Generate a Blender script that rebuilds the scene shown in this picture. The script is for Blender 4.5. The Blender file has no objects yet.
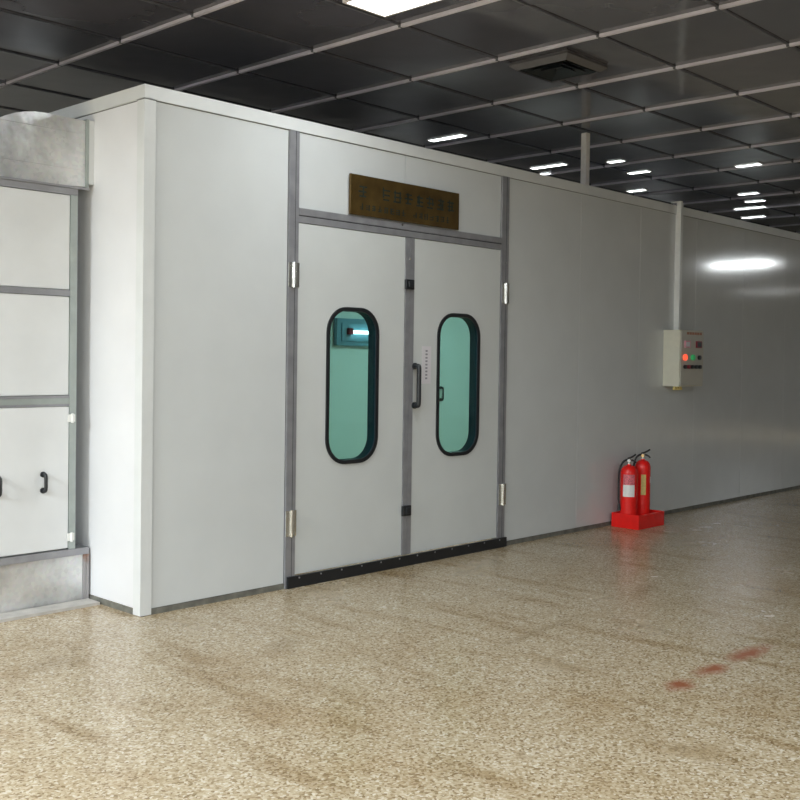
import bpy, bmesh, math, random
from mathutils import Vector, Matrix
random.seed(4)
SC = bpy.context.scene
COL = SC.collection
PI = math.pi

# ------------------------------------------------------------------ camera
F_PX, YAW, PITCH, ROLL = 1050.15, 0.8102197, -0.0203831, 0.0140882
CAM = Vector((-3.57213, -5.57365, 1.6))
def cam_basis():
    cy, sy, cp, sp = math.cos(YAW), math.sin(YAW), math.cos(PITCH), math.sin(PITCH)
    f = Vector((sy*cp, cy*cp, sp)); r = Vector((cy, -sy, 0)); u = r.cross(f)
    cr, sr = math.cos(ROLL), math.sin(ROLL)
    return r*cr+u*sr, u*cr-r*sr, f
cd = bpy.data.cameras.new('camera'); cam = bpy.data.objects.new('camera', cd); COL.objects.link(cam)
r_, u_, f_ = cam_basis()
M4 = Matrix(((r_.x, u_.x, -f_.x, CAM.x), (r_.y, u_.y, -f_.y, CAM.y), (r_.z, u_.z, -f_.z, CAM.z), (0, 0, 0, 1)))
cam.matrix_world = M4
cd.sensor_width = 36; cd.lens = F_PX/800*36; cd.shift_y = -(400-378.686)/800
cd.clip_end = 200
SC.camera = cam

# ------------------------------------------------------------------ materials
def nmat(name):
    m = bpy.data.materials.new(name); m.use_nodes = True
    nt = m.node_tree; b = nt.nodes['Principled BSDF']
    return m, nt, b
def pset(b, **k):
    for n, v in k.items():
        n = n.replace('_', ' ')
        if n in b.inputs:
            b.inputs[n].default_value = v if not isinstance(v, tuple) else (v + (1,) if len(v) == 3 else v)
def noise_col(nt, b, c1, c2, scale, detail=3, bump=0, rough=None, stretch=None, bscale=None):
    tc = nt.nodes.new('ShaderNodeTexCoord'); mp = nt.nodes.new('ShaderNodeMapping')
    nt.links.new(tc.outputs['Object'], mp.inputs['Vector'])
    if stretch: mp.inputs['Scale'].default_value = stretch
    n = nt.nodes.new('ShaderNodeTexNoise'); n.inputs['Scale'].default_value = scale; n.inputs['Detail'].default_value = detail
    nt.links.new(mp.outputs[0], n.inputs['Vector'])
    r = nt.nodes.new('ShaderNodeValToRGB'); r.color_ramp.elements[0].position = .3; r.color_ramp.elements[1].position = .7
    r.color_ramp.elements[0].color = c1+(1,); r.color_ramp.elements[1].color = c2+(1,)
    nt.links.new(n.outputs['Fac'], r.inputs['Fac']); nt.links.new(r.outputs['Color'], b.inputs['Base Color'])
    if rough:
        mr = nt.nodes.new('ShaderNodeMapRange'); mr.inputs['To Min'].default_value = rough[0]; mr.inputs['To Max'].default_value = rough[1]
        nt.links.new(n.outputs['Fac'], mr.inputs['Value']); nt.links.new(mr.outputs[0], b.inputs['Roughness'])
    if bump:
        n2 = nt.nodes.new('ShaderNodeTexNoise'); n2.inputs['Scale'].default_value = bscale or scale; n2.inputs['Detail'].default_value = 2
        nt.links.new(mp.outputs[0], n2.inputs['Vector'])
        bp = nt.nodes.new('ShaderNodeBump'); bp.inputs['Strength'].default_value = 1; bp.inputs['Distance'].default_value = bump
        nt.links.new(n2.outputs['Fac'], bp.inputs['Height']); nt.links.new(bp.outputs[0], b.inputs['Normal'])
    return n
def simple(name, col, rough=.5, metal=0, var=.06, scale=20, bump=0, **k):
    m, nt, b = nmat(name); pset(b, Roughness=rough, Metallic=metal, **k)
    c1 = tuple(max(0, c*(1-var)) for c in col); c2 = tuple(min(1, c*(1+var)) for c in col)
    noise_col(nt, b, c1, c2, scale, bump=bump)
    return m
def emit(name, col, s):
    m, nt, b = nmat(name); pset(b, Base_Color=col, Roughness=.4); b.inputs['Emission Color'].default_value = col+(1,); b.inputs['Emission Strength'].default_value = s
    return m
MT = {}
def panel_mat(name, col, rough, bump=.0008, var=.025):
    m, nt, b = nmat(name); pset(b, Roughness=rough); b.inputs['Specular IOR Level'].default_value = .5
    noise_col(nt, b, tuple(c*(1-var) for c in col), tuple(c*(1+var) for c in col), 3.0, 6, bump=bump, bscale=2.2)
    return m
MT['panel'] = panel_mat('coated_white_panel', (.69, .71, .71), .10, .00035)
MT['trim'] = simple('white_folded_trim', (.75, .765, .76), .35, var=.03, scale=6)
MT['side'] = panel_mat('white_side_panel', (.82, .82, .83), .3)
MT['door'] = panel_mat('coated_white_door', (.69, .71, .70), .3)
MT['cabpanel'] = panel_mat('cabinet_white_panel', (.78, .79, .79), .35, var=.04)
MT['alu'] = simple('grey_aluminium_profile', (.34, .34, .36), .38, .35, var=.12, scale=9)
MT['alu_green'] = simple('pale_aluminium_post', (.40, .44, .42), .35, .3, var=.08, scale=9)
MT['groove'] = simple('dark_profile_groove', (.05, .05, .06), .6)
MT['joint'] = simple('shadow_gap_grey', (.22, .22, .21), .6)
MT['slate'] = simple('slate_blue_rubber_reveal', (.05, .065, .10), .5)
MT['rubber'] = simple('black_rubber', (.012, .013, .016), .45, bump=.0003, scale=60)
MT['blackplastic'] = simple('black_plastic', (.02, .022, .025), .35)
MT['chrome'] = simple('bright_steel', (.75, .75, .72), .22, .9, var=.05)
MT['channel'] = simple('grimy_base_channel', (.17, .165, .14), .6, var=.35, scale=12)
MT['paper'] = simple('pale_paper', (.78, .75, .78), .6, var=.02)
MT['ink'] = simple('grey_ink', (.32, .3, .34), .6)
MT['cream'] = simple('cream_enamel', (.70, .68, .56), .35, var=.03)
MT['creamface'] = simple('grey_cream_enamel', (.52, .50, .43), .35, var=.04)
MT['red'] = simple('red_paint', (.88, .015, .012), .25, var=.06, scale=14)
MT['redlabel'] = simple('pink_printed_label', (.75, .16, .19), .4, var=.5, scale=90)
MT['white'] = simple('white_print', (.85, .85, .82), .45, var=.04)
MT['yellow'] = simple('yellow_label', (.72, .58, .2), .45, var=.12, scale=50)
MT['brasscollar'] = simple('brass', (.7, .5, .25), .3, .8)
MT['brownink'] = simple('brown_print', (.35, .12, .04), .5)
MT['darkred'] = simple('dark_red_plastic', (.25, .02, .04), .35)
MT['pink'] = simple('pink_dial', (.75, .35, .42), .35, var=.2, scale=60)
MT['redlamp'] = emit('lit_red_lamp', (1, .09, .04), 1.0)
MT['greenlamp'] = emit('lit_green_lamp', (.03, .40, .12), .2)
MT['bargrey'] = simple('pinkish_grey_ceiling_bar', (.68, .65, .71), .45, var=.1, scale=3)
MT['crossgrey'] = simple('dull_ceiling_cross_bar', (.10, .10, .115), .5, var=.35, scale=3)
MT['ventdark'] = simple('dark_vent_metal', (.012, .018, .022), .5)
MT['ventframe'] = simple('grey_vent_frame', (.13, .125, .13), .45)
MT['steel'] = simple('white_post_paint', (.85, .82, .80), .45, var=.04)
MT['roomwall'] = simple('painted_hall_wall', (.62, .61, .58), .7, var=.05, scale=2)
MT['tube'] = emit('lit_tube', (.93, 1, .99), 6)
MT['troffer'] = emit('lit_diffuser', (.97, 1, 1), 7)
MT['farlamp'] = emit('lit_long_diffuser', (.97, 1, .98), 38)
MT['intlamp'] = emit('lit_booth_tube', (1, 1, 1), 5)
MT['intbox'] = simple('blue_grey_lamp_box', (.16, .30, .40), .4)
MT['intwall'] = simple('white_booth_lining', (.80, .82, .80), .5, var=.04, scale=1.2)

def galv():
    m, nt, b = nmat('galvanised_sheet'); pset(b, Metallic=.6)
    tc = nt.nodes.new('ShaderNodeTexCoord')
    v = nt.nodes.new('ShaderNodeTexVoronoi'); v.inputs['Scale'].default_value = 45; nt.links.new(tc.outputs['Object'], v.inputs['Vector'])
    n = nt.nodes.new('ShaderNodeTexNoise'); n.inputs['Scale'].default_value = 3.5; n.inputs['Detail'].default_value = 3; nt.links.new(tc.outputs['Object'], n.inputs['Vector'])
    mx = nt.nodes.new('ShaderNodeMix'); mx.data_type = 'RGBA'; mx.inputs['Factor'].default_value = .12
    r = nt.nodes.new('ShaderNodeValToRGB'); r.color_ramp.elements[0].color = (.52, .53, .52, 1); r.color_ramp.elements[1].color = (.80, .80, .76, 1)
    r.color_ramp.elements[0].position = .35; r.color_ramp.elements[1].position = .65
    nt.links.new(n.outputs['Fac'], r.inputs['Fac'])
    nt.links.new(r.outputs['Color'], mx.inputs['A']); nt.links.new(v.outputs['Color'], mx.inputs['B']); 
    hs = nt.nodes.new('ShaderNodeHueSaturation'); hs.inputs['Saturation'].default_value = .25
    nt.links.new(mx.outputs['Result'], hs.inputs['Color']); nt.links.new(hs.outputs[0], b.inputs['Base Color'])
    mr = nt.nodes.new('ShaderNodeMapRange'); mr.inputs['To Min'].default_value = .22; mr.inputs['To Max'].default_value = .42
    nt.links.new(n.outputs['Fac'], mr.inputs['Value']); nt.links.new(mr.outputs[0], b.inputs['Roughness'])
    bp = nt.nodes.new('ShaderNodeBump'); bp.inputs['Distance'].default_value = .012
    nt.links.new(n.outputs['Fac'], bp.inputs['Height']); nt.links.new(bp.outputs[0], b.inputs['Normal'])
    return m
MT['galv'] = galv()

def rusty():
    m, nt, b = nmat('rusting_steel_post'); pset(b, Metallic=.3, Roughness=.5)
    tc = nt.nodes.new('ShaderNodeTexCoord'); sp = nt.nodes.new('ShaderNodeSeparateXYZ'); nt.links.new(tc.outputs['Object'], sp.inputs[0])
    n = nt.nodes.new('ShaderNodeTexNoise'); n.inputs['Scale'].default_value = 25; nt.links.new(tc.outputs['Object'], n.inputs['Vector'])
    ad = nt.nodes.new('ShaderNodeMath'); ad.operation = 'MULTIPLY_ADD'; ad.inputs[1].default_value = .12
    nt.links.new(n.outputs['Fac'], ad.inputs[0]); nt.links.new(sp.outputs['Z'], ad.inputs[2])
    mr = nt.nodes.new('ShaderNodeMapRange'); mr.inputs['From Min'].default_value = .29; mr.inputs['From Max'].default_value = .37
    nt.links.new(ad.outputs[0], mr.inputs['Value'])
    mx = nt.nodes.new('ShaderNodeMix'); mx.data_type = 'RGBA'; mx.inputs['A'].default_value = (.38, .36, .36, 1); mx.inputs['B'].default_value = (.28, .12, .05, 1)
    nt.links.new(mr.outputs[0], mx.inputs['Factor']); nt.links.new(mx.outputs['Result'], b.inputs['Base Color'])
    return m
MT['rusty'] = rusty()

def brass_plate():
    m, nt, b = nmat('aged_brass_plate'); pset(b, Metallic=.55, Roughness=.38)
    noise_col(nt, b, (.085, .05, .014), (.16, .10, .03), 7, 5, rough=(.3, .5))
    return m
MT['brass'] = brass_plate()
MT['engrave'] = simple('dark_engraved_paint', (.02, .03, .022), .5, var=.5, scale=40)

def glass(name, tint):
    m = bpy.data.materials.new(name); m.use_nodes = True; nt = m.node_tree; nt.nodes.clear()
    o = nt.nodes.new('ShaderNodeOutputMaterial'); t = nt.nodes.new('ShaderNodeBsdfTransparent'); t.inputs[0].default_value = tint+(1,)
    g = nt.nodes.new('ShaderNodeBsdfGlossy'); g.inputs['Roughness'].default_value = .03
    lw = nt.nodes.new('ShaderNodeLayerWeight'); lw.inputs['Blend'].default_value = .5
    pw = nt.nodes.new('ShaderNodeMath'); pw.operation = 'POWER'; pw.inputs[1].default_value = 5; nt.links.new(lw.outputs['Facing'], pw.inputs[0])
    fr = nt.nodes.new('ShaderNodeMath'); fr.operation = 'MULTIPLY_ADD'; fr.inputs[1].default_value = .94; fr.inputs[2].default_value = .035; nt.links.new(pw.outputs[0], fr.inputs[0])
    mx = nt.nodes.new('ShaderNodeMixShader'); nt.links.new(fr.outputs[0], mx.inputs[0]); nt.links.new(t.outputs[0], mx.inputs[1]); nt.links.new(g.outputs[0], mx.inputs[2])
    nt.links.new(mx.outputs[0], o.inputs[0]); return m
MT['glass'] = glass('teal_tinted_glass', (.56, .82, .78))

def ceiling_mat():
    m, nt, b = nmat('dark_glossy_ceiling_sheet'); b.inputs['Specular IOR Level'].default_value = .8
    n = noise_col(nt, b, (.060, .060, .072), (.115, .110, .130), .9, 5, rough=(.07, .16))
    tc = nt.nodes.new('ShaderNodeTexCoord')
    w = nt.nodes.new('ShaderNodeTexNoise'); w.inputs['Scale'].default_value = 1.6; w.inputs['Detail'].default_value = 2; nt.links.new(tc.outputs['Object'], w.inputs['Vector'])
    bp = nt.nodes.new('ShaderNodeBump'); bp.inputs['Distance'].default_value = .006; nt.links.new(w.outputs['Fac'], bp.inputs['Height']); nt.links.new(bp.outputs[0], b.inputs['Normal'])
    return m
MT['ceiling'] = ceiling_mat()

def floor_mat():
    m, nt, b = nmat('terrazzo_floor'); N = nt.nodes.new; L = nt.links.new
    tc = N('ShaderNodeTexCoord'); P = tc.outputs['Object']
    def ramp(src, stops):
        r = N('ShaderNodeValToRGB'); e = r.color_ramp.elements
        e[0].position, e[0].color = stops[0][0], stops[0][1]+(1,); e[1].position, e[1].color = stops[-1][0], stops[-1][1]+(1,)
        for p, c in stops[1:-1]:
            x = e.new(p); x.color = c+(1,)
        L(src, r.inputs['Fac']); return r.outputs['Color']
    v = N('ShaderNodeTexVoronoi'); v.inputs['Scale'].default_value = 95; L(P, v.inputs['Vector'])
    sc = N('ShaderNodeSeparateColor'); L(v.outputs['Color'], sc.inputs[0])
    chips = ramp(sc.outputs[0], [(0, (.25, .17, .085)), (.25, (.42, .32, .19)), (.6, (.54, .435, .29)), (.85, (.61, .51, .37)), (1, (.72, .65, .52))])
    v2 = N('ShaderNodeTexNoise'); v2.inputs['Scale'].default_value = 1.1; v2.inputs['Detail'].default_value = 5; v2.inputs['Roughness'].default_value = .6; L(P, v2.inputs['Vector'])
    big = ramp(v2.outputs['Fac'], [(.32, (.80, .72, .60)), (.46, (.94, .92, .88)), (.62, (1, 1, 1))])
    mp = N('ShaderNodeMapping'); mp.inputs['Rotation'].default_value = (0, 0, .75); mp.inputs['Scale'].default_value = (3.2, .7, 1); L(P, mp.inputs['Vector'])
    v3 = N('ShaderNodeTexNoise'); v3.inputs['Scale'].default_value = 1.3; v3.inputs['Detail'].default_value = 4; L(mp.outputs[0], v3.inputs['Vector'])
    streak = ramp(v3.outputs['Fac'], [(.34, (.66, .57, .42)), (.46, (1, 1, 1)), (.9, (1, 1, 1))])
    def mul(a, c, f=1):
        x = N('ShaderNodeMix'); x.data_type = 'RGBA'; x.blend_type = 'MULTIPLY'; x.inputs['Factor'].default_value = f
        L(a, x.inputs['A']); L(c, x.inputs['B']); return x.outputs['Result']
    col = mul(mul(chips, big), streak, .7)
    # reddish-brown stain dashes worn into the floor
    fn = N('ShaderNodeTexNoise'); fn.inputs['Scale'].default_value = 14; fn.inputs['Detail'].default_value = 3; L(P, fn.inputs['Vector'])
    def blob(col, cx, cy, ang, rx, ry, c, k):
        q = N('ShaderNodeMapping'); q.vector_type = 'TEXTURE'; q.inputs['Location'].default_value = (cx, cy, 0); q.inputs['Rotation'].default_value = (0, 0, ang); q.inputs['Scale'].default_value = (rx, ry, 1)
        L(P, q.inputs['Vector'])
        ln = N('ShaderNodeVectorMath'); ln.operation = 'LENGTH'; L(q.outputs[0], ln.inputs[0])
        ad = N('ShaderNodeMath'); ad.operation = 'MULTIPLY_ADD'; ad.inputs[1].default_value = .9; L(fn.outputs['Fac'], ad.inputs[0]); L(ln.outputs['Value'], ad.inputs[2])
        mr = N('ShaderNodeMapRange'); mr.inputs['From Min'].default_value = .7; mr.inputs['From Max'].default_value = 1.5; mr.inputs['To Min'].default_value = k; mr.inputs['To Max'].default_value = 0
        L(ad.outputs[0], mr.inputs['Value'])
        x = N('ShaderNodeMix'); x.data_type = 'RGBA'; x.inputs['B'].default_value = c+(1,); L(mr.outputs[0], x.inputs['Factor']); L(col, x.inputs['A'])
        return x.outputs['Result']
    red = (.30, .085, .03)
    for bx, by, l in ((1.99, -2.99, .27), (1.552, -2.992, .17), (1.19, -3.005, .13)):
        col = blob(col, bx, by, 0, l*1.05, .085, red, .95)
    for bx, by, a, l, w_ in ((3.0, -1.75, .3, .35, .09), (.2, -1.1, .6, .25, .12), (1.5, -1.9, .1, .7, .05), (-.9, -.55, 0, .22, .16)):
        col = blob(col, bx, by, a, l, w_, (.20, .13, .05), .32)
    L(col, b.inputs['Base Color'])
    mr = N('ShaderNodeMapRange'); mr.inputs['To Min'].default_value = .16; mr.inputs['To Max'].default_value = .34; L(v2.outputs['Fac'], mr.inputs['Value']); L(mr.outputs[0], b.inputs['Roughness'])
    b.inputs['Specular IOR Level'].default_value = .45
    return m
MT['floor'] = floor_mat()
MT['concrete'] = simple('pale_concrete', (.50, .47, .43), .7, var=.12, scale=12)

# ------------------------------------------------------------------ mesh helpers
def finish(bm, name, mat, parent=None, loc=None, smooth=False, bevel=0):
    if bevel:
        bmesh.ops.bevel(bm, geom=bm.edges[:], offset=bevel, segments=2, affect='EDGES', profile=.5)
    bmesh.ops.recalc_face_normals(bm, faces=bm.faces[:])
    me = bpy.data.meshes.new(name); bm.to_mesh(me); bm.free()
    o = bpy.data.objects.new(name, me); COL.objects.link(o)
    for mm in (mat if isinstance(mat, (list, tuple)) else [mat]): me.materials.append(MT[mm] if isinstance(mm, str) else mm)
    if smooth:
        for p in me.polygons: p.use_smooth = True
        try:
            md = o.modifiers.new('edge', 'EDGE_SPLIT'); md.split_angle = math.radians(40)
        except Exception: pass
    if parent: o.parent = parent
    if loc: o.location = loc
    return o
def add_box(bm, x0, x1, y0, y1, z0, z1, mi=0):
    vs = [bm.verts.new((x, y, z)) for x in (x0, x1) for y in (y0, y1) for z in (z0, z1)]
    for f in ((0, 1, 3, 2), (4, 6, 7, 5), (0, 4, 5, 1), (2, 3, 7, 6), (0, 2, 6, 4), (1, 5, 7, 3)):
        bm.faces.new([vs[i] for i in f]).material_index = mi
def box(name, mat, x0, x1, y0, y1, z0, z1, parent=None, bevel=0):
    bm = bmesh.new(); add_box(bm, min(x0, x1), max(x0, x1), min(y0, y1), max(y0, y1), min(z0, z1), max(z0, z1))
    if parent is None:      # origin at the box's base centre
        c = Vector(((x0+x1)/2, (y0+y1)/2, min(z0, z1))); bmesh.ops.translate(bm, verts=bm.verts, vec=-c)
        return finish(bm, name, mat, None, c, bevel=bevel)
    pl = parent_origin(parent)
    bmesh.ops.translate(bm, verts=bm.verts, vec=-pl)
    return finish(bm, name, mat, parent, bevel=bevel)
def parent_origin(p):
    v = Vector((0, 0, 0))
    while p: v += p.location; p = p.parent
    return v
def shift(bm, parent): bmesh.ops.translate(bm, verts=bm.verts, vec=-parent_origin(parent)); return bm
def add_tube(bm, pts, r, n=12, mi=0, caps=True):
    pts = [Vector(p) for p in pts]; rings = []
    up = Vector((0, 0, 1)); prev = None
    for i, p in enumerate(pts):
        d = (pts[min(i+1, len(pts)-1)]-pts[max(i-1, 0)]).normalized()
        if prev is None:
            a = d.cross(up); a = a.normalized() if a.length > 1e-3 else Vector((1, 0, 0))
        else:
            a = (prev - d*prev.dot(d)).normalized()
        prev = a; c = d.cross(a); rr = r[i] if isinstance(r, (list, tuple)) else r
        rings.append([bm.verts.new(p+a*rr*math.cos(2*PI*k/n)+c*rr*math.sin(2*PI*k/n)) for k in range(n)])
    for A, B in zip(rings, rings[1:]):
        for k in range(n):
            bm.faces.new((A[k], A[(k+1) % n], B[(k+1) % n], B[k])).material_index = mi
    if caps:
        bm.faces.new(rings[0][::-1]).material_index = mi; bm.faces.new(rings[-1]).material_index = mi
def add_lathe(bm, prof, n=28, cx=0, cy=0, mi=0):
    rings = []
    for r, z in prof:
        rings.append([bm.verts.new((cx+r*math.cos(2*PI*k/n), cy+r*math.sin(2*PI*k/n), z)) for k in range(n)])
    for A, B in zip(rings, rings[1:]):
        for k in range(n): bm.faces.new((A[k], A[(k+1) % n], B[(k+1) % n], B[k])).material_index = mi
    bm.faces.new(rings[0][::-1]).material_index = mi; bm.faces.new(rings[-1]).material_index = mi
def spline(pts, n=8):
    P = [Vector(p) for p in pts]; P = [P[0]*2-P[1]]+P+[P[-1]*2-P[-2]]; out = []
    for i in range(1, len(P)-2):
        for k in range(n):
            t = k/n; a, b, c, d = P[i-1], P[i], P[i+1], P[i+2]
            out.append(.5*((2*b)+(c-a)*t+(2*a-5*b+4*c-d)*t*t+(3*b-a-3*c+d)*t**3))
    out.append(P[-2]); return out
def rrect(x0, x1, z0, z1, r, n=10):
    pts = []
    for cx, cz, a0 in ((x1-r, z1-r, 0), (x0+r, z1-r, PI/2), (x0+r, z0+r, PI), (x1-r, z0+r, 1.5*PI)):
        for k in range(n+1):
            a = a0+PI/2*k/n; pts.append((cx+r*math.cos(a), cz+r*math.sin(a)))
    return pts
def add_ring(bm, outer, inner, y0, y1, mi=0):
    """a closed ring between two equally long XZ loops, from y0 to y1"""
    n = len(outer)
    L = [[bm.verts.new((p[0], y, p[1])) for p in lp] for y in (y0, y1) for lp in (outer, inner)]
    of, inf, ob, ib = L
    for k in range(n):
        j = (k+1) % n
        for q in ((of[k], of[j], inf[j], inf[k]), (ob[k], ib[k], ib[j], ob[j]), (of[k], ob[k], ob[j], of[j]), (inf[k], inf[j], ib[j], ib[k])):
            bm.faces.new(q).material_index = mi
def add_prism_xz(bm, loop, y0, y1, mi=0):
    a = [bm.verts.new((p[0], y0, p[1])) for p in loop]; b = [bm.verts.new((p[0], y1, p[1])) for p in loop]; n = len(a)
    for k in range(n): bm.faces.new((a[k], a[(k+1) % n], b[(k+1) % n], b[k])).material_index = mi
    bm.faces.new(a[::-1]).material_index = mi; bm.faces.new(b).material_index = mi
def add_slab_hole(bm, x0, x1, z0, z1, hole, y0, y1):
    for y in (y0, y1):
        lo = [bm.verts.new((x, y, z)) for x, z in ((x0, z0), (x1, z0), (x1, z1), (x0, z1))]
        li = [bm.verts.new((p[0], y, p[1])) for p in hole]
        es = [bm.edges.new((l[k], l[(k+1) % len(l)])) for l in (lo, li) for k in range(len(l))]
        bmesh.ops.triangle_fill(bm, edges=es, use_beauty=True)
        if y == y0: A = (lo, li)
        else:
            for la, lb in zip(A, (lo, li)):
                for k in range(len(la)):
                    bm.faces.new((la[k], la[(k+1) % len(la)], lb[(k+1) % len(la)], lb[k]))
def empty(name, loc, label=None, cat=None, group=None):
    o = bpy.data.objects.new(name, None); COL.objects.link(o); o.location = loc; o.empty_display_size = .1
    if label: tag(o, label, cat, group)
    return o
def tag(o, label, cat, group=None):
    o['label'] = label; o['category'] = cat
    if group: o['group'] = group
    return o
def struct(o): o['kind'] = 'structure'; return o
def copy_tree(o, parent=None):
    c = o.copy(); COL.objects.link(c); c.parent = parent
    for ch in list(o.children): copy_tree(ch, c)
    return c

# ------------------------------------------------------------------ the hall
HC = 3.85
FZ = -.018   # floor level
RX0, RX1, RY0, RY1 = -10, 33, -13, 11
bm = bmesh.new(); add_box(bm, RX0, RX1, RY0, RY1, -.2, FZ); struct(finish(bm, 'floor', 'floor'))
struct(box('ceiling', 'ceiling', RX0, RX1, RY0, RY1, HC, HC+.2))
struct(box('wall_left', 'roomwall', RX0-.2, RX0, RY0, RY1, FZ, HC))
struct(box('wall_right', 'roomwall', RX1, RX1+.2, RY0, RY1, FZ, HC))
struct(box('wall_back', 'roomwall', RX0, RX1, RY0-.2, RY0, FZ, HC))
struct(box('wall_front', 'roomwall', RX0, RX1, RY1, RY1+.2, FZ, HC))
BX, DX, BY, DY = 1.5873, 1.05585, -1.509, .88399
ti = 1
def cut_light(x):   # none
    return False
for i in range(-10, 29):
    x = BX+DX*i
    bm = bmesh.new()
    for j in range(-12, 14):
        y0 = BY+DY*j+.012; y1 = BY+DY*(j+1)-.012
        add_box(bm, x-.013, x+.013, y0, y1, HC-.022, HC-.001)
    bmesh.ops.translate(bm, verts=bm.verts, vec=(-x, 0, -HC))
    struct(finish(bm, 'trim_%d' % ti, 'bargrey', None, (x, 0, HC))); ti += 1
for j in range(-12, 14):
    y = BY+DY*j
    bm = bmesh.new(); add_box(bm, RX0, RX1, -.009, .009, -.009, -.001)
    for i in range(-10, 29):   # small dark joint clips where the bars meet
        x = BX+DX*i; add_box(bm, x-.015, x+.015, -.011, .011, -.02, -.0105)
    struct(finish(bm, 'trim_%d' % ti, 'crossgrey', None, (0, y, HC))); ti += 1

def area(name, x, y, z, sx, sy, power, col=(.87, .95, 1), spread=PI):
    ld = bpy.data.lights.new(name, 'AREA'); ld.shape = 'RECTANGLE'; ld.size = sx; ld.size_y = sy; ld.energy = power; ld.color = col; ld.spread = spread
    o = bpy.data.objects.new(name, ld); COL.objects.link(o); o.location = (x, y, z); return o
def fixture(x0, x1, y0, y1, label, mat='troffer', group=None, tubes=0, power=0, deep=.05, z=HC):
    cx, cy = (x0+x1)/2, (y0+y1)/2
    e = empty('ceiling_light', (cx, cy, z-deep), label, 'ceiling light', group)
    bm = bmesh.new(); t = .018 if deep > .02 else .006
    X0, X1, Y0, Y1 = x0-cx, x1-cx, y0-cy, y1-cy
    for a in ((X0, X0+t, Y0, Y1), (X1-t, X1, Y0, Y1), (X0+t, X1-t, Y0, Y0+t), (X0+t, X1-t, Y1-t, Y1)): add_box(bm, *a, 0, deep-.001)
    finish(bm, 'housing', 'crossgrey' if tubes else 'steel', e)
    if tubes:
        for k in range(tubes):
            tx = X0+(X1-X0)*(k+.5)/tubes; bm = bmesh.new(); add_tube(bm, [(tx, Y0+.02, .003), (tx, Y1-.02, .003)], .015, 10)
            finish(bm, 'tube', mat, e, smooth=True)
    else:
        bm = bmesh.new(); add_box(bm, X0+t+.001, X1-t-.001, Y0+t+.001, Y1-t-.001, min(.006, deep*.2), deep*.6); finish(bm, 'diffuser', mat, e)
    if power:
        a = area('lamp', 0, 0, -.012, (X1-X0)*.9, (Y1-Y0)*.95, power); a.parent = e
    return e
# the blown-out light at the top of the picture, over the booth door
fixture(.985, 1.365, -2.0, -.69, 'square-cornered glaring white ceiling light nearest above the booth, left of the doors', power=16, deep=.021)
# unseen lamps added over the open floor, out of view, to light the scene
for x, y, p in ((-6.4, -.9, 300), (-8.6, -1.5, 300), (-4.3, -3.4, 85), (-7.6, -4.2, 120), (-4.9, -8.0, 110), (-1.4, -7.6, 230)):
    fixture(x-.3, x+.3, y-.6, y+.6, 'unseen rectangular ceiling light added over the open floor to light the scene', group='unseen added lights over the open floor', power=p)
# unseen lamps added behind the booth as fill for the dark ceiling
for x, y, p in ((-4.5, 8.5, 22), (3, 7.5, 30), (10, 7.5, 22), (17, 6.5, 18), (24, 3, 15)):
    fixture(x-.3, x+.3, y-.6, y+.6, 'unseen rectangular fill light added behind the booth to brighten the ceiling', group='unseen fill lights behind the booth', power=p)
# two far lamps mirrored in the glossy booth wall
fixture(18.55, 19.15, -5.95, -4.5, 'long glaring ceiling light far down the hall, mirrored in the booth wall', mat='farlamp', power=110)
fixture(27.6, 28.2, -9.6, -7.8, 'dimmer ceiling light at the far end of the hall, mirrored faintly in the booth wall', mat='troffer')
# the small lit strips above the booth roof; some stand in for lamp reflections
def dist_light(x, ya, yb, label, n=1):
    y0, y1 = min(ya, yb), max(ya, yb)
    return fixture(x-.052, x+.052, y0, y1, label, mat='tube', tubes=0, deep=.014, group='lit strip lights above the booth roof')
dist_light(4.52, 1.28, 1.74, 'short lit strip light above the booth roof directly over the brass nameplate')
dist_light(6.46, 1.40, 1.88, 'short lit strip light just left of the white post, farther from the roof edge', 1)
dist_light(6.84, 1.88, 2.06, 'very short lit strip light left of the white post, touching the booth roof edge')
dist_light(6.69, .78, .98, 'short lit strip light just right of the white post, upper one of its pair')
dist_light(7.45, .90, 1.18, 'slanting lit strip light between the white post and the wall conduit')
dist_light(8.62, 1.64, 1.90, 'lit strip light low over the roof edge, left of the wall conduit')
dist_light(7.83, -.30, 0.0, 'lit strip light right of the wall conduit, highest of those near the picture edge')
dist_light(9.76, .62, .90, 'lit strip light right of the wall conduit, second from top of its stack')
dist_light(10.43, .84, 1.12, 'thin lit strip light right of the wall conduit, third from top of its stack')
dist_light(11.0, 1.09, 1.56, 'longest lit strip light right of the wall conduit, second from bottom of its stack')
dist_light(11.95, 1.52, 1.90, 'lit strip light right of the wall conduit, bottom one closest to the booth roof')

# square ceiling vent
ev = empty('ceiling_vent', (3.06, -.88, HC-.06), 'dark square ceiling air vent with a pale rim between two ceiling bars', 'vent')
def ring_xy(bm, s0, z0, s1, z1, th=.004):
    o = [(-s0, -s0, z0), (s0, -s0, z0), (s0, s0, z0), (-s0, s0, z0)]; n = [(-s1, -s1, z1), (s1, -s1, z1), (s1, s1, z1), (-s1, s1, z1)]
    A = [bm.verts.new(p) for p in o]; B = [bm.verts.new(p) for p in n]
    A2 = [bm.verts.new((p[0], p[1], p[2]+th)) for p in o]; B2 = [bm.verts.new((p[0], p[1], p[2]+th)) for p in n]
    for k in range(4):
        j = (k+1) % 4
        for q in ((A[k], A[j], B[j], B[k]), (A2[k], B2[k], B2[j], A2[j]), (A[k], A2[k], A2[j], A[j]), (B[k], B[j], B2[j], B2[k])): bm.faces.new(q)
bm = bmesh.new(); ring_xy(bm, .27, .035, .225, .0); ring_xy(bm, .27, .036, .27-.006, .058, .001); finish(bm, 'frame', 'ventframe', ev)
bm = bmesh.new()
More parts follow.
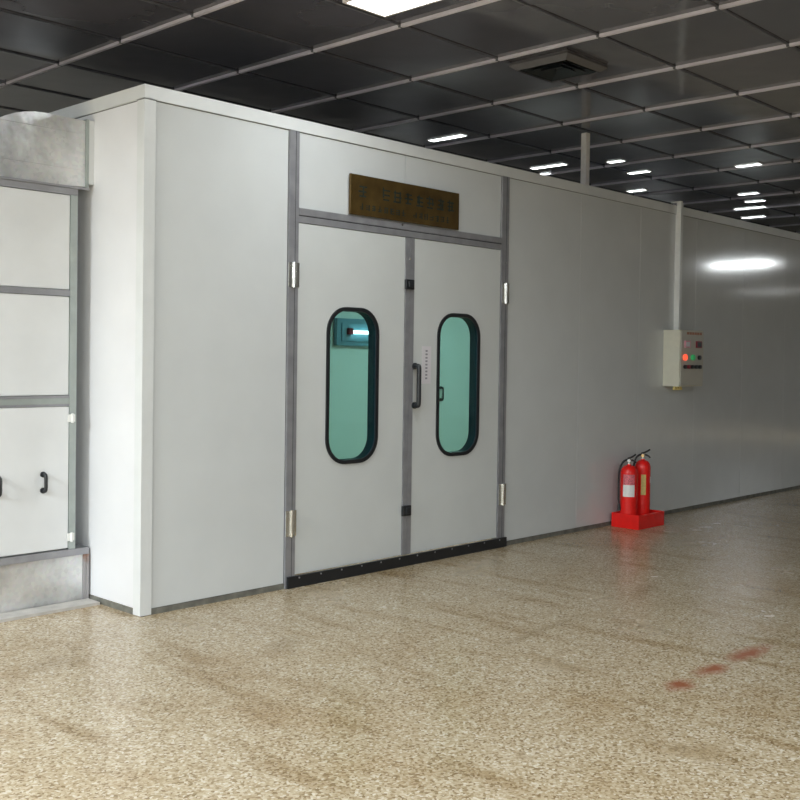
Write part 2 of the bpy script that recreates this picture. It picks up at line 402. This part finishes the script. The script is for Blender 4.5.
for s in (.205, .15, .095): ring_xy(bm, s, .002, s-.04, .035)
add_box(bm, -.26, .26, -.26, .26, .045, .056); finish(bm, 'louvre', 'ventdark', ev)

# ------------------------------------------------------------------ the spray booth
H = 3.24; BL = 14.0; BD = 4.1
B = empty('spray_booth', (0, 0, 0), 'long white panelled spray paint booth with grey framed double doors', 'spray booth')
T = .05
def panel(x0, x1, z0, z1, mat='panel'):
    return box('wall_panel', mat, x0+.0015, x1-.0015, 0, T, z0, z1, B, bevel=.0015)
panel(.06, 1.14, .02, 3.16)
panel(1.232, 2.31, 2.625, 3.16); panel(2.31, 3.50, 2.625, 3.16)
xs = [3.60, 4.71, 5.775, 6.94, 8.08, 9.24, 10.4, 11.56, 12.72, BL]
for a, b_ in zip(xs, xs[1:]): panel(a, b_, .02, 3.16)
# side wall (towards the filter cabinet)
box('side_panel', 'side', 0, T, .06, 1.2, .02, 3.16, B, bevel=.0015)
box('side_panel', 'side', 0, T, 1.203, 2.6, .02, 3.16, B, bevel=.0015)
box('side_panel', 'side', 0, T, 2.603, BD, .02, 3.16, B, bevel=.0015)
box('end_panel', 'side', BL-T, BL, T+.002, BD, .02, 3.16, B)
box('back_panel', 'intwall', T+.002, BL-T-.002, BD-.1, BD-.05, .02, 3.16, B)
box('roof_panel', 'trim', .01, BL, .01, BD, 3.165, 3.215, B)
# corner trim: an L fold
bm = bmesh.new(); add_box(bm, -.012, .068, -.012, -.0065, FZ+.004, 3.158); add_box(bm, -.012, -.0065, -.0064, .068, FZ+.004, 3.158)
add_box(bm, .0675, .068, -.0064, -.0001, FZ+.004, 3.158)
shift(bm, B); finish(bm, 'corner_trim', 'trim', B)
# fascia
bm = bmesh.new(); add_box(bm, .0725, BL, -.0035, -.0002, 3.149, 3.1549); add_box(bm, -.0125, .0724, -.0135, -.0125, 3.149, 3.1549); add_box(bm, -.0135, -.0126, -.0135, .0724, 3.149, 3.1549)
add_box(bm, -.0035, -.0002, .0725, BD, 3.149, 3.1549); add_box(bm, .0685, .0722, -.0035, -.0002, .03, 3.1489); finish(bm, 'shadow_gap_strip', 'joint', B)  # dark strips paint the shadow gap under the fascia and beside the corner trim
bm = bmesh.new(); add_box(bm, -.012, BL, -.012, -.002, 3.155, H); add_box(bm, -.012, -.002, -.001, BD, 3.155, H)
add_box(bm, -.002, BL, -.002, .12, H-.006, H); add_box(bm, -.002, .12, .121, BD, H-.006, H)
finish(bm, 'fascia', 'trim', B)
bm = bmesh.new(); add_box(bm, .0, 1.142, -.006, .0, FZ, .018); add_box(bm, 3.601, BL, -.006, .0, FZ, .018); add_box(bm, -.006, .0, .004, BD, FZ, .018)
add_box(bm, .004, 1.15, .001, .03, FZ, .018); add_box(bm, 3.62, BL, .001, .03, FZ, .018)
finish(bm, 'base_channel', 'channel', B)
# frame
def post(name, x0, x1, z0, z1, y0=-.014, y1=T):
    bm = bmesh.new(); add_box(bm, x0, x1, y0, y1, z0, z1, 0)
    w = x1-x0; add_box(bm, x0+w*.62, x0+w*.66, y0-.001, y0+.001, z0+.001, z1-.001, 1)
    return finish(bm, name, ['alu', 'groove'], B)
post('frame_post', 1.143, 1.230, FZ, 3.155); post('frame_post', 3.505, 3.600, FZ, 3.155)
bm = bmesh.new(); add_box(bm, 1.231, 3.504, -.016, T, 2.580, 2.628); add_box(bm, 1.231, 3.504, -.008, T, 2.574, 2.579, 1); add_box(bm, 1.231, 3.504, -.012, T, 2.528, 2.573)
finish(bm, 'transom_rail', ['alu', 'groove'], B)
def screw(bm, x, z, y=-.017, r=.009): 
    n = 10; a = [bm.verts.new((x+r*math.cos(2*PI*k/n), y, z+r*math.sin(2*PI*k/n))) for k in range(n)]; b2 = [bm.verts.new((x+r*math.cos(2*PI*k/n), y+.004, z+r*math.sin(2*PI*k/n))) for k in range(n)]
    bm.faces.new(a)
    for k in range(n): bm.faces.new((a[k], a[(k+1) % n], b2[(k+1) % n], b2[k]))
for q in ((2.27, 2.615), (2.365, 2.36, -.016), (3.56, 2.42, -.0155, .007)):
    bm = bmesh.new(); screw(bm, *q); finish(bm, 'screw', 'chrome', B)

def bar_handle(name, x, y, z0, z1, out, r, parent, mat='blackplastic', foot=.018):
    """a bow handle standing off a wall facing -y"""
    bm = bmesh.new()
    add_tube(bm, spline([(x, y, z0+.012), (x, y-out*.8, z0+.012), (x, y-out, z0+.035), (x, y-out, (z0+z1)/2), (x, y-out, z1-.035), (x, y-out*.8, z1-.012), (x, y, z1-.012)], 5), r, 10)
    for z in (z0+.012, z1-.012): add_tube(bm, [(x, y-.001, z), (x, y-.014, z)], foot, 14)
    shift(bm, parent); return finish(bm, name, mat, parent, smooth=True)
def door(x0, x1, wx0, wx1, wz0, wz1, hinge_x, handle_x=None, sticker=False):
    z0, z1 = .07, 2.524; r = .19
    hole = rrect(wx0+.012, wx1-.012, wz0+.012, wz1-.012, r-.012)
    bm = bmesh.new(); add_slab_hole(bm, x0+.004, x1-.004, z0, z1, hole, -.006, .055)
    d = finish(bm, 'door', 'door', B)
    bm = bmesh.new(); add_ring(bm, rrect(wx0, wx1, wz0, wz1, r), rrect(wx0+.028, wx1-.028, wz0+.028, wz1-.028, r-.028), -.018, -.0065)
    add_ring(bm, rrect(wx0+.013, wx1-.013, wz0+.013, wz1-.013, r-.013), rrect(wx0+.028, wx1-.028, wz0+.028, wz1-.028, r-.028), -.006, .072, 1)
    finish(bm, 'window_gasket', ['rubber', 'slate'], d)
    bm = bmesh.new(); add_prism_xz(bm, rrect(wx0+.0285, wx1-.0285, wz0+.0285, wz1-.0285, r-.0285), -.004, .000)
    finish(bm, 'window_pane', 'glass', d)
    for hz in ((2.075, 2.245), (.345, .525)):
        bm = bmesh.new()
        w = .047; add_box(bm, hinge_x-w, hinge_x+w, -.022, -.0145, hz[0], hz[1]); add_tube(bm, [(hinge_x, -.027, hz[0]-.004), (hinge_x, -.027, hz[1]+.004)], .013, 12)
        for sx in (-1, 1):
            for sz in (.03, .14): screw(bm, hinge_x+sx*.032, hz[0]+sz, -.024, .006)
        finish(bm, 'hinge', 'chrome', d, smooth=True)
    if handle_x is not None: bar_handle('handle', handle_x, -.014, 1.215, 1.545, .052, .0185, d, foot=.026)
    if sticker:
        bm = bmesh.new(); add_box(bm, 2.525, 2.632, -.0075, -.0062, 1.395, 1.69, 0)
        for k in range(9): add_box(bm, 2.565, 2.59, -.0079, -.0076, 1.43+k*.027, 1.444+k*.027, 1)
        finish(bm, 'notice_sticker', ['paper', 'ink'], d)
    bm = bmesh.new(); a, b2 = (1.155, 2.372) if x0 < 2 else (2.374, 3.612)
    add_box(bm, a, b2, -.034, -.0165, FZ+.001, .064)
    finish(bm, 'bottom_seal', 'rubber', d)
    for k in range(6):
        bm = bmesh.new(); screw(bm, a+.1+k*(b2-a-.2)/5, .05, -.038, .006); finish(bm, 'screw', 'alu', d)
    return d
dl = door(1.232, 2.320, 1.508, 2.036, .815, 1.960, 1.186)
dr = door(2.418, 3.503, 2.700, 3.232, .803, 1.963, 3.560, handle_x=2.43, sticker=True)
for x0, x1, d in ((2.320, 2.366, dl), (2.369, 2.418, dr)):
    box('meeting_stile', 'alu', x0, x1, -.013, .05, .068, 2.524, d)
for z0, z1 in ((2.125, 2.20), (.372, .452)):
    bm = bmesh.new(); add_box(bm, 2.305, 2.400, -.034, -.0135, z0, z1); add_box(bm, 2.33, 2.385, -.046, -.0345, z0+.016, z1-.016)
    finish(bm, 'door_latch', 'blackplastic', dr, bevel=.004)

# brass nameplate with two rows of small illegible engraved characters
npl = empty('brass_nameplate', (2.332, -.017, 2.636), 'long aged brass nameplate engraved with two rows of dark characters above the doors', 'sign')
bm = bmesh.new(); add_box(bm, 1.726, 2.94, -.034, -.017, 2.636, 2.930); shift(bm, npl); finish(bm, 'plate', 'brass', npl, bevel=.003)
rnd = random.Random(12)
def glyph(bm, cx, cz, w, h, y):
    s = w*.13
    for k in range(rnd.choice((2, 3, 3))):
        z = cz-h/2+h*(.12+.76*(k+rnd.random()*.4)/2.6); x0 = cx-w/2*rnd.uniform(.6, 1); x1 = cx+w/2*rnd.uniform(.6, 1); add_box(bm, x0, x1, y-.0012, y, z-s*.5, z+s*.5)
    for k in range(rnd.choice((1, 2, 2))):
        x = cx+w*rnd.uniform(-.38, .38); z0 = cz-h/2*rnd.uniform(.4, 1); z1 = cz+h/2*rnd.uniform(.5, 1); add_box(bm, x-s*.55, x+s*.55, y-.0024, y-.0013, z0, z1)
for args in [(1.85+k*.123, 2.815, .09, .11) for k in range(9) if k != 1]+[(1.84+k*.064, 2.700, .045, .055) for k in range(16) if k != 8]:
    bm = bmesh.new(); glyph(bm, *args, -.0345); shift(bm, npl); finish(bm, 'engraved_character', 'engrave', npl)

npl.location.x -= .024
# inside the booth
eb = empty('booth_lamp_box', (5.69, 3.98, 1.74), 'blue-grey lamp box with a lit tube seen through the left door window', 'wall lamp')
bm = bmesh.new(); add_box(bm, 5.28, 6.03, 3.93, 3.995, 1.735, 2.075); add_box(bm, 5.35, 5.97, 3.915, 3.929, 1.79, 2.02); shift(bm, eb); finish(bm, 'housing', 'intbox', eb, bevel=.004)
bm = bmesh.new(); add_tube(bm, [(5.50, 3.885, 1.905), (5.93, 3.885, 1.905)], .022, 12); shift(bm, eb); finish(bm, 'tube', 'intlamp', eb, smooth=True)
bm = bmesh.new(); add_box(bm, 5.43, 5.50, 3.87, 3.914, 1.875, 1.955); shift(bm, eb); finish(bm, 'tube_holder', 'darkred', eb)
ih = bar_handle('handle', 7.30, 3.999, 1.01, 1.20, .05, .013, B, foot=.022)
ih['label'] = 'small black inner handle'
ei = empty('booth_ceiling_light', (6.6, 1.6, 3.10), 'lit strip lamp under the booth roof, hidden behind the front wall', 'ceiling light')
bm = bmesh.new(); add_box(bm, -1.2, 1.2, -.15, .15, .02, .06); finish(bm, 'housing', 'steel', ei)
bm = bmesh.new(); add_box(bm, -1.15, 1.15, -.12, .12, .005, .019); finish(bm, 'diffuser', 'intlamp', ei)
a = area('lamp', 0, 0, -.01, 2.2, .24, 58, (.97, 1, .98)); a.parent = ei

# ------------------------------------------------------------------ left: filter cabinet and duct
Y0 = .6; CX0 = -1.95
C_ = empty('filter_cabinet', (-1.0, .6, 0), 'white panelled filter cabinet in an aluminium frame beside the booth', 'cabinet')
bm = bmesh.new(); add_box(bm, CX0, -.115, Y0+.03, 1.9, .335, 2.60); shift(bm, C_); finish(bm, 'body', 'trim', C_)
bm = bmesh.new()
add_box(bm, -.158, -.110, Y0-.004, Y0+.05, .336, 2.606); shift(bm, C_); finish(bm, 'frame_post', 'alu_green', C_)
bm = bmesh.new(); add_box(bm, CX0, -.110, Y0-.006, Y0+.05, 2.607, 2.648); shift(bm, C_); finish(bm, 'top_rail', 'alu', C_)
bm = bmesh.new(); add_box(bm, CX0, -.159, Y0-.003, Y0+.05, 1.960, 2.000); shift(bm, C_); finish(bm, 'middle_rail', 'alu', C_)
bm = bmesh.new(); add_box(bm, CX0, -.159, Y0-.003, Y0+.04, 1.257, 1.272); add_box(bm, CX0, -.159, Y0-.004, Y0+.04, 1.309, 1.326); add_box(bm, CX0, -.159, Y0+.0, Y0+.04, 1.2725, 1.3085, 1)
shift(bm, C_); finish(bm, 'middle_rail', ['alu', 'alu_green'], C_)
for z0, z1 in ((2.003, 2.604), (1.329, 1.957)):
    bm = bmesh.new(); add_box(bm, CX0, -.161, Y0+.004, Y0+.03, z0, z1); shift(bm, C_); finish(bm, 'panel', 'cabpanel', C_, bevel=.002)
bm = bmesh.new(); add_box(bm, CX0, -.161, Y0-.002, Y0+.028, .345, 1.254); shift(bm, C_); dd = finish(bm, 'access_door', 'cabpanel', C_, bevel=.002)
bar_handle('handle', -.338, Y0-.002, .718, .843, .045, .0115, dd)
bar_handle('handle', -.635, Y0-.002, .718, .843, .045, .0115, dd)
for z in (1.18, .415):
    bm = bmesh.new(); add_box(bm, -.172, -.122, Y0-.014, Y0-.0045, z-.024, z+.024); add_tube(bm, [(-.143, Y0-.018, z-.03), (-.143, Y0-.018, z+.03)], .009, 10); shift(bm, C_)
    finish(bm, 'hinge', 'white', dd, smooth=True)
bm = bmesh.new(); add_box(bm, CX0, -.052, Y0+.004, 1.9, FZ, .290); shift(bm, C_); finish(bm, 'plinth', 'galv', C_)
bm = bmesh.new(); add_box(bm, CX0, -.014, Y0-.008, 1.9, .2905, .3345); shift(bm, C_); finish(bm, 'sill_rail', 'alu', C_)
bm = bmesh.new(); add_box(bm, -.051, -.030, Y0-.004, Y0+.04, FZ, .29); add_box(bm, -.0295, -.0145, Y0-.012, Y0+.04, FZ, .29); shift(bm, C_); finish(bm, 'corner_post', 'rusty', C_)
kerb = box('kerb_strip', 'concrete', CX0-.4, -.02, .44, Y0-.014, FZ, .0); struct(kerb)

Dk = empty('exhaust_duct', (-.5, .9, 2.65), 'shiny galvanised sheet metal duct elbow joining cabinet top to booth side', 'duct')
prof = [(-.056, 2.672), (-.056, 3.095), (-.34, 3.098)]
for k in range(1, 13):
    a_ = PI/2*k/12; prof.append((-.34-.50*math.sin(a_), 2.658+.44*math.cos(a_)))
prof[-1] = (-.84, 2.655); prof.append((-.4, 2.655)); 
bm = bmesh.new(); add_prism_xz(bm, prof, Y0+.004, Y0+.56); shift(bm, Dk); finish(bm, 'duct_body', 'galv', Dk, smooth=True)
bm = bmesh.new()
add_box(bm, -.74, -.066, Y0-.0002, Y0+.0035, 3.008, 3.013); add_box(bm, -.78, -.066, Y0-.0002, Y0+.0035, 2.775, 2.780)
shift(bm, Dk); finish(bm, 'fold_seam', 'galv', Dk)
bm = bmesh.new(); 
add_box(bm, -.055, -.038, Y0-.012, Y0+.58, 2.665, 3.105); shift(bm, Dk); finish(bm, 'flange', 'alu_green', Dk)
bm = bmesh.new(); add_box(bm, -.037, -.0012, Y0-.010, Y0+.575, 2.690, 3.100); shift(bm, Dk); finish(bm, 'collar', 'trim', Dk)
bm = bmesh.new(); add_box(bm, CX0, -.037, Y0-.018, Y0+.0035, 2.649, 2.662); shift(bm, Dk); finish(bm, 'bottom_flange', 'alu', Dk)

# ------------------------------------------------------------------ post, conduit, control box
tag(box('support_post', 'steel', 5.15, 5.212, .25, .312, 3.241, HC-.023), 'slim white square post rising from the booth roof to the ceiling', 'post')
cn = empty('cable_conduit', (6.49, -.02, 1.93), 'white cable conduit running down the booth wall to the control box', 'conduit')
bm = bmesh.new(); add_box(bm, 6.472, 6.510, -.058, -.0005, 1.929, 3.15); add_box(bm, 6.472, 6.510, -.058, -.013, 3.15, H+.03); add_box(bm, 6.472, 6.510, -.058, .06, H+.0301, H+.045); shift(bm, cn); finish(bm, 'trunking', 'white', cn)
bm = bmesh.new(); add_box(bm, 6.466, 6.516, -.064, -.0585, 2.0, 3.27); shift(bm, cn); finish(bm, 'cover_strip', 'trim', cn)

kb = empty('control_box', (6.53, -.0005, 1.335), 'cream wall-mounted control box with dials, lamps and switches on its face', 'control box')
d_ = .19; fx = 6.262; fw = .50; z0, z1 = 1.337, 1.925
bm = bmesh.new(); add_box(bm, fx, fx+fw, -d_, -.001, z0, z1); shift(bm, kb); finish(bm, 'enclosure', 'cream', kb, bevel=.004)
bm = bmesh.new(); add_box(bm, fx+.012, fx+fw-.012, -d_-.012, -d_-.0005, z0+.012, z1-.012); shift(bm, kb); kd = finish(bm, 'front_door', 'creamface', kb, bevel=.003)
fy = -d_-.0125
def px2(px, py): return fx+(px-679)*.0228, z1-(py-330.3)/98.5
def disc(bm, px, py, r, out=.02, n=16, mi=0):
    x, z = px2(px, py); add_tube(bm, [(x, fy, z), (x, fy-out, z)], r, n, mi)
for p_, m_ in ((684.6, 'pink'), (695.4, 'darkred')):
    x, z = px2(p_, 344.8); bm = bmesh.new(); add_box(bm, x-.055, x+.055, fy-.014, fy-.0002, z-.036, z+.036); add_box(bm, x-.04, x+.04, fy-.016, fy-.0142, z-.024, z+.024, 1); shift(bm, kb); finish(bm, 'meter', [m_, 'paper' if m_ == 'pink' else 'blackplastic'], kd)
for p_, m_, nme in ((682.6, 'redlamp', 'red_lamp'), (689.8, 'greenlamp', 'green_lamp'), (696.0, 'blackplastic', 'selector_knob')):
    bm = bmesh.new(); disc(bm, p_, 358.3, .030 if m_ != 'blackplastic' else .024, .022); shift(bm, kb); finish(bm, nme, m_, kd, smooth=True)
for k, p_ in enumerate((682.5, 685.8, 689.2, 692.8, 696.3)):
    bm = bmesh.new(); disc(bm, p_, 368, .020, .026); shift(bm, kb); finish(bm, 'switch', 'darkred' if k == 1 else 'blackplastic', kd, smooth=True)
bm = bmesh.new(); 
for k in range(6):
    x, z = px2(685.5+k*2.4, 333.6); add_box(bm, x-.022, x+.022, fy-.001, fy-.0002, z-.013, z+.013)
shift(bm, kb); finish(bm, 'title_lettering', 'brownink', kd)
bm = bmesh.new()
for x in (6.30, 6.36, 6.42): add_lathe(bm, [(.016, 1.300), (.02, 1.305), (.02, 1.322), (.014, 1.324), (.014, 1.3365)], 12, x, -.12)
shift(bm, kb); finish(bm, 'cable_gland', 'yellow', kb, smooth=True)

# ------------------------------------------------------------------ extinguishers and stand
sx0, sx1, sy0, sy1 = 5.230, 5.71, -.378, -.075
st = empty('extinguisher_stand', ((sx0+sx1)/2, (sy0+sy1)/2, 0), 'low red box stand on the floor holding both fire extinguishers', 'extinguisher stand')
bm = bmesh.new(); t = .014; zt = .138
zt -= 0; add_box(bm, sx0, sx1, sy0, sy0+t, .0, zt); add_box(bm, sx0, sx1, sy1-t, sy1, .0, zt); add_box(bm, sx0, sx0+t, sy0+t, sy1-t, .0, zt); add_box(bm, sx1-t, sx1, sy0+t, sy1-t, .0, zt)
add_box(bm, sx0+t, sx1-t, sy0+t, sy1-t, .004, .016)
shift(bm, st); finish(bm, 'tray', 'red', st, bevel=.003)
bm = bmesh.new(); mx_ = (sx0+sx1)/2; add_box(bm, mx_-.006, mx_+.006, sy0+t+.001, sy1-t-.001, .017, .13); shift(bm, st); finish(bm, 'divider', 'red', st)
st.location += Vector((.02, .028, FZ))
def arc_label(bm, r, z0, z1, a0, a1, mi=0, n=14):
    lo = []; hi = []
    for k in range(n+1):
        a = math.radians(a0+(a1-a0)*k/n); lo.append((math.cos(a), math.sin(a)))
    V = [[bm.verts.new((c*rr, s*rr, z)) for c, s in lo] for rr in (r+.0004, r+.0016) for z in (z0, z1)]
    for k in range(n):
        for A, Bq in ((V[0], V[1]), (V[2], V[3]), (V[0], V[2]), (V[1], V[3])): bm.faces.new((A[k], A[k+1], Bq[k+1], Bq[k])).material_index = mi
    for k in (0, n): bm.faces.new((V[0][k], V[1][k], V[3][k], V[2][k])).material_index = mi
def extinguisher(x, y, hb, r, rot, label, front):
    e = empty('fire_extinguisher', (x+.02, y+.028, FZ+.017), label, 'fire extinguisher', 'fire extinguishers in the red stand')
    bm = bmesh.new()
    pr = [(r*.86, 0), (r*.93, .004), (r*.93, .03), (r, .036), (r, hb-.075)]
    for k in range(1, 9):
        a = PI/2*k/8; pr.append((r*math.cos(a)*.78+r*.22, hb-.075+.075*math.sin(a)))
    pr += [(r*.22, hb+.012)]
    add_lathe(bm, pr, 36); finish(bm, 'body', 'red', e, smooth=True)
    bm = bmesh.new(); add_lathe(bm, [(.022, hb+.0125), (.022, hb+.03), (.017, hb+.034), (.017, hb+.062), (.010, hb+.066)], 16); finish(bm, 'valve', 'chrome', e, smooth=True)
    ca, sa = math.cos(rot), math.sin(rot)
    def L3(u, z, v=0): return (u*ca-v*sa, u*sa+v*ca, z)
    bm = bmesh.new()
    add_tube(bm, spline([L3(-.015, hb+.045), L3(.03, hb+.05), L3(.075, hb+.038), L3(.105, hb+.02)], 5), [.009]*16, 8)
    finish(bm, 'carry_handle', 'blackplastic', e, smooth=True)
    bm = bmesh.new(); add_tube(bm, spline([L3(-.02, hb+.067), L3(.02, hb+.072), L3(.06, hb+.082), L3(.10, hb+.098)], 5), [.009]*16, 8)
    finish(bm, 'squeeze_lever', 'blackplastic', e, smooth=True)
    bm = bmesh.new(); 
    hd = math.radians(150)
    c2, s2 = math.cos(hd), math.sin(hd)
    pts = [(0, 0, hb+.05), (c2*.035, s2*.035, hb+.052), (c2*.075, s2*.075, hb+.02), (c2*(r+.024), s2*(r+.024), hb-.07), (c2*(r+.026), s2*(r+.026), hb*.5), (c2*(r+.02), s2*(r+.02), .215)]
    pts = [(c2*.0225, s2*.0225, hb+.048)]+pts[1:]
    add_tube(bm, spline(pts, 7), .0095, 10)
    hose = finish(bm, 'hose', 'rubber', e, smooth=True)
    bm = bmesh.new(); add_tube(bm, [(c2*(r+.02), s2*(r+.02), .214), (c2*(r+.02), s2*(r+.02), .20), (c2*(r+.02), s2*(r+.02), .150)], [.011, .013, .017], 12); finish(bm, 'nozzle', 'blackplastic', hose, smooth=True)
    bm = bmesh.new(); add_tube(bm, [(-.017, -.008, hb+.045), (-.036, -.017, hb+.045)], .015, 14); finish(bm, 'gauge', 'brasscollar' if not front else 'white', e, smooth=True)
    if front:
        bm = bmesh.new(); arc_label(bm, r, .285, .400, 170, 252, 0); o = finish(bm, 'white_label', 'white', e, smooth=True)
        bm = bmesh.new(); arc_label(bm, r, .402, .500, 170, 252, 0); finish(bm, 'printed_label', 'redlabel', e, smooth=True)
    else:
        bm = bmesh.new(); arc_label(bm, r, .285, .485, 200, 236, 0); finish(bm, 'yellow_label', 'yellow', e, smooth=True)
        bm = bmesh.new(); arc_label(bm, r, .40, .46, 282, 300, 0); finish(bm, 'white_label', 'white', e, smooth=True)
    return e
extinguisher(5.325, -.205, .585, .082, math.radians(-5), 'red fire extinguisher with a white label, in front in the red stand', True)
extinguisher(5.562, -.215, .622, .076, math.radians(-10), 'red fire extinguisher with a yellow label, standing behind the white-labelled one', False)

# ------------------------------------------------------------------ world and view
w = bpy.data.worlds.new('world'); SC.world = w; w.use_nodes = True
w.node_tree.nodes['Background'].inputs[0].default_value = (.5, .55, .6, 1); w.node_tree.nodes['Background'].inputs[1].default_value = .3
SC.view_settings.view_transform = 'Standard'; SC.view_settings.look = 'None'; SC.view_settings.gamma = 1; SC.view_settings.use_curve_mapping = False
SC.view_settings.exposure = 0.40
